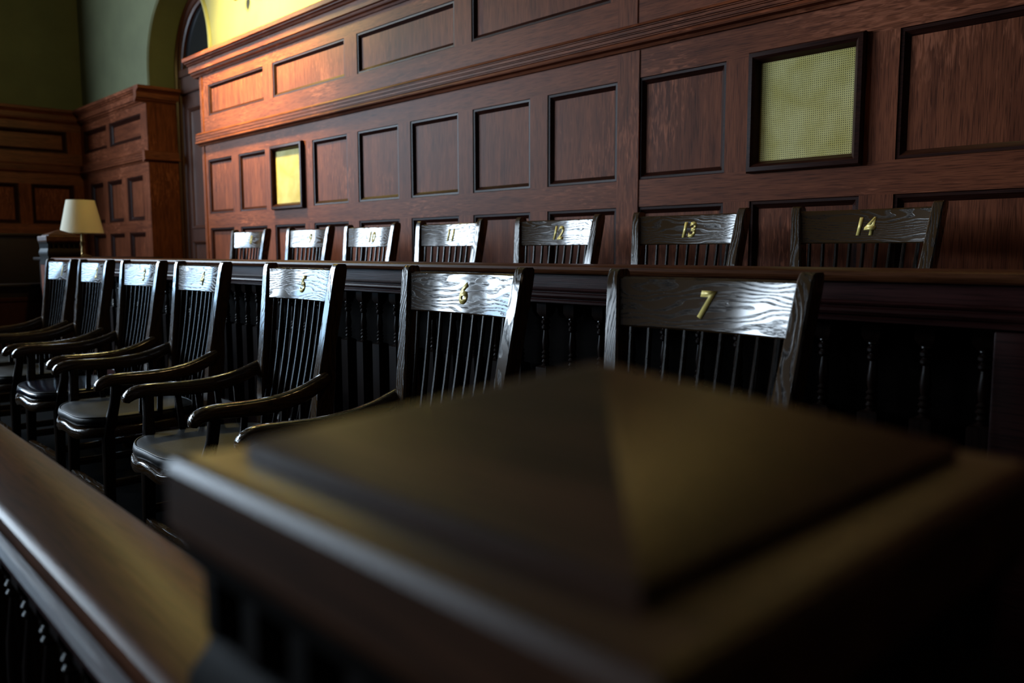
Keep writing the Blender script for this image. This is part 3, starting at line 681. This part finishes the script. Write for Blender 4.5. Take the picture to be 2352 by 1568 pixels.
# ------------------------------------------------------------------ far left: desk, lamp, witness stand
dk = empty('clerk_desk', (-7.85, 2.35, 0)); tag(dk, 'dark wooden desk that carries the table lamp, mostly hidden by the rail', 'desk')
q = MB(); q.box(-.42, .62, -.32, .32, 0.0, E - .075); q.build('desk_body', M['bench'], dk)
q = MB(); q.box(-.46, .66, -.36, .36, E - .075, E - .046, bev=.008); q.build('desk_top', M['bench'], dk)
lp = empty('table_lamp', (-7.72, 2.235, E - .046)); tag(lp, 'table lamp with a cream cone shade and thin dark turned stem', 'lamp')
q = MB(); q.lathe(0, 0, [(0, 0), (.065, 0), (.068, .008), (.05, .016), (.02, .026), (.014, .04)], 24); q.build('lamp_base', M['brass'], lp)
q = MB(); q.lathe(0, 0, [(.014, .03), (.017, .06), (.012, .08), (.019, .11), (.023, .125), (.013, .14), (.011, .20), (.012, .26), (.006, .27), (.006, .44), (.0, .445)], 16); q.build('stem', M['brass'], lp)
q = MB(); SGN = 40
q.loft([[(r_ * math.cos(2 * PI * i / SGN), r_ * math.sin(2 * PI * i / SGN), z_) for i in range(SGN)] for r_, z_ in ((.168, .200), (.170, .202), (.110, .478), (.107, .478), (.166, .204), (.168, .200))], cap0=False, cap1=False)
q.build('lamp_shade', M['shade'], lp, ang=50)

ws = empty('witness_stand', (-8.35, .6, 0)); tag(ws, 'dark enclosed wooden stand at the left edge with a ledge and panelled front', 'stand')
q = MB(); q.box(-.05, .0, -2.4, 1.60, 0, E - .31); q.build('front_wall', M['bench'], ws)
q = MB(); q.box(-.10, .05, -2.4, 1.62, E - .31, E - .28, bev=.008); q.build('ledge', M['bench'], ws)
for k in range(4):
    y0 = 1.52 - .80 * k
    q = MB(); q.loft([[(d_, y0 - .72 + i, .30 + i), (d_, y0 - i, .30 + i), (d_, y0 - i, E - .40 - i), (d_, y0 - .72 + i, E - .40 - i)] for i, d_ in ((0, .002), (.006, .012), (.03, .010), (.045, .002))], cap0=False)
    q.build('panel', M['rail_dark'], ws, ang=18)
q = MB(); q.box(-1.05, -1.0, -2.4, 1.75, 0, E + .15); q.build('back_wall', M['bench'], ws)
q = MB(); q.box(-1.08, -.96, -2.4, 1.78, E + .15, E + .18, bev=.006); q.build('back_cap', M['bench'], ws)

mc = empty('microphone', (-8.36, 1.56, E - .279)); tag(mc, 'thin dark gooseneck microphone leaning over the stand ledge at far left', 'microphone')
q = MB(); q.lathe(0, 0, [(0, 0), (.035, 0), (.035, .012), (.012, .02), (0, .022)], 16); q.build('base', M['black'], mc)
q = MB(); q.sweep([(0, 0, .01), (0, -.03, .03), (0, -.08, .06), (0, -.14, .085), (0, -.18, .115), (0, -.19, .14)], (.0045, .0045), n=8, power=2); q.build('gooseneck', M['chrome'], mc)
q = MB(); q.sweep([(0, -.188, .135), (0, -.192, .15), (0, -.196, .175), (0, -.198, .185)], [(.007, .007), (.012, .012), (.012, .012), (.005, .005)], n=10, power=2); q.build('head', M['black'], mc)
wc = empty('armchair', (-8.85, 1.45, 0)); tag(wc, 'dark round-backed armchair whose glossy arm shows at the left edge of the picture', 'chair')
q = MB(); q.loft([[(.24 * math.cos(2 * PI * i / 28), .24 * math.sin(2 * PI * i / 28), z_) for i in range(28)] for z_ in (.60, .605, .64, .645)]); q.build('seat', M['chair_x'], wc)
q = MB(); q.sweep([(.30 * math.cos(t_), .30 * math.sin(t_), E - .25 + .03 * math.sin(t_ * .5)) for t_ in [-.9 * PI + 1.5 * PI * k / 24 for k in range(25)]], (.022, .018), side=Vector((0, 0, 1)), n=12); q.build('arm_rail', M['chair_y'], wc, ang=50)
for k in range(9):
    t_ = -.85 * PI + 1.4 * PI * k / 8
    q = MB(); q.sweep([(.22 * math.cos(t_), .22 * math.sin(t_), .63), (.30 * math.cos(t_), .30 * math.sin(t_), E - .25)], (.009, .009), n=8, power=2); q.build('spindle', M['chair_z'], wc)
for a_, b_ in ((-1, -1), (1, -1), (1, 1), (-1, 1)):
    q = MB(); q.sweep([(a_ * .22, b_ * .22, 0), (a_ * .15, b_ * .15, .61)], [(.014, .014), (.02, .02)], n=10, power=2); q.build('leg', M['chair_z'], wc)

# ------------------------------------------------------------------ wall sconces above the panelling
def sconce(sx, sz, off, watts, label, glow, colour):
    sn = empty('wall_sconce', (sx, YB, sz)); tag(sn, label, 'wall lamp')
    q = MB(); q.lathe(0, 0, [(0, 0), (.06, 0), (.06, .012), (.035, .025), (0, .03)], 20)
    bp_ = q.build('backplate', M['brass'], sn); bp_.rotation_euler = (PI / 2, 0, 0)
    q = MB(); q.sweep([(0, -.02, 0), (0, -.35 * off, -.06), (0, -.65 * off, .0), (0, -.9 * off, .24), (0, -off, .32), (0, -off, .27)], (.012, .012), n=10, power=2)
    q.sweep([(-.22, -.12, -.02), (-.1, -.12, -.03), (0, -.12, -.03)], (.010, .010), side=Vector((0, 1, 0)), n=8, power=2)
    q.build('arm', M['brass'], sn)
    q = MB(); q.lathe(-.22, -.12, [(0, -.16), (.02, -.15), (.035, -.12), (.03, -.09), (.012, -.06), (.010, .0)], 14); q.build('finial', M['brass'], sn)
    q = MB(); q.loft([[(r_ * math.cos(2 * PI * i / 24), -off + r_ * math.sin(2 * PI * i / 24), z_) for i in range(24)] for r_, z_ in ((.02, .32), (.06, .31), (.10, .27), (.12, .20), (.118, .20), (.098, .265), (.058, .302), (.018, .31))], cap0=False, cap1=False)
    q.build('shade', M['brass'], sn, ang=50)
    q = MB(); q.lathe(0, -off, [(.0, .27), (.02, .265), (.045, .23), (.05, .20), (.04, .165), (0, .15)][::-1], 18); q.build('bulb', M['bulb'], sn)
    ld = bpy.data.lights.new('sconce_light', 'SPOT'); ld.energy = watts; ld.color = colour; ld.shadow_soft_size = .12; ld.spot_size = math.radians(126); ld.spot_blend = .6
    lo = bpy.data.objects.new('sconce_light', ld); COL.objects.link(lo); lo.location = (sx, YB - off + .02, sz + .10)
    l2 = bpy.data.lights.new('sconce_glow', 'POINT'); l2.energy = watts * glow; l2.color = colour; l2.shadow_soft_size = .06
    o2 = bpy.data.objects.new('sconce_glow', l2); COL.objects.link(o2); o2.location = lo.location
    lo.rotation_euler = Vector((.05, .95, -.36)).to_track_quat('-Z', 'Y').to_euler()
sconce(-6.12, E + 2.08, .85, SCONCE_W, 'lit brass wall sconce on the yellow plaster near the arched door', .065, SCONCE_COL)
sconce(-1.30, E + 2.10, .40, SCONCE_W * .22, 'lit brass wall sconce high above the joint of the panelling, over chair fourteen', .05, (1.0, .66, .30))
pl = empty('fill_pendant', (3.2, -3.6, 3.3)); tag(pl, 'added unseen globe lamp, a warm fill from the public side of the courtroom', 'lamp')  # hanging lamp added out of view as weak warm fill
q = MB(); q.lathe(0, 0, [(0, -.2), (.10, -.17), (.18, -.08), (.20, 0), (.17, .10), (.10, .17), (.05, .19)], 24); q.build('globe', M['shade'], pl)
q = MB(); q.lathe(0, 0, [(.06, .18), (.06, .22), (.012, .24), (.012, ZC - 3.3 - .05), (.08, ZC - 3.3 - .03), (.08, ZC - 3.3)], 14); q.build('rod', M['brass'], pl)
ld = bpy.data.lights.new('fill_light', 'POINT'); ld.energy = FILL_W; ld.color = (1.0, .74, .5); ld.shadow_soft_size = .22
lo = bpy.data.objects.new('fill_light', ld); COL.objects.link(lo); lo.location = (3.2, -3.6, 2.85)
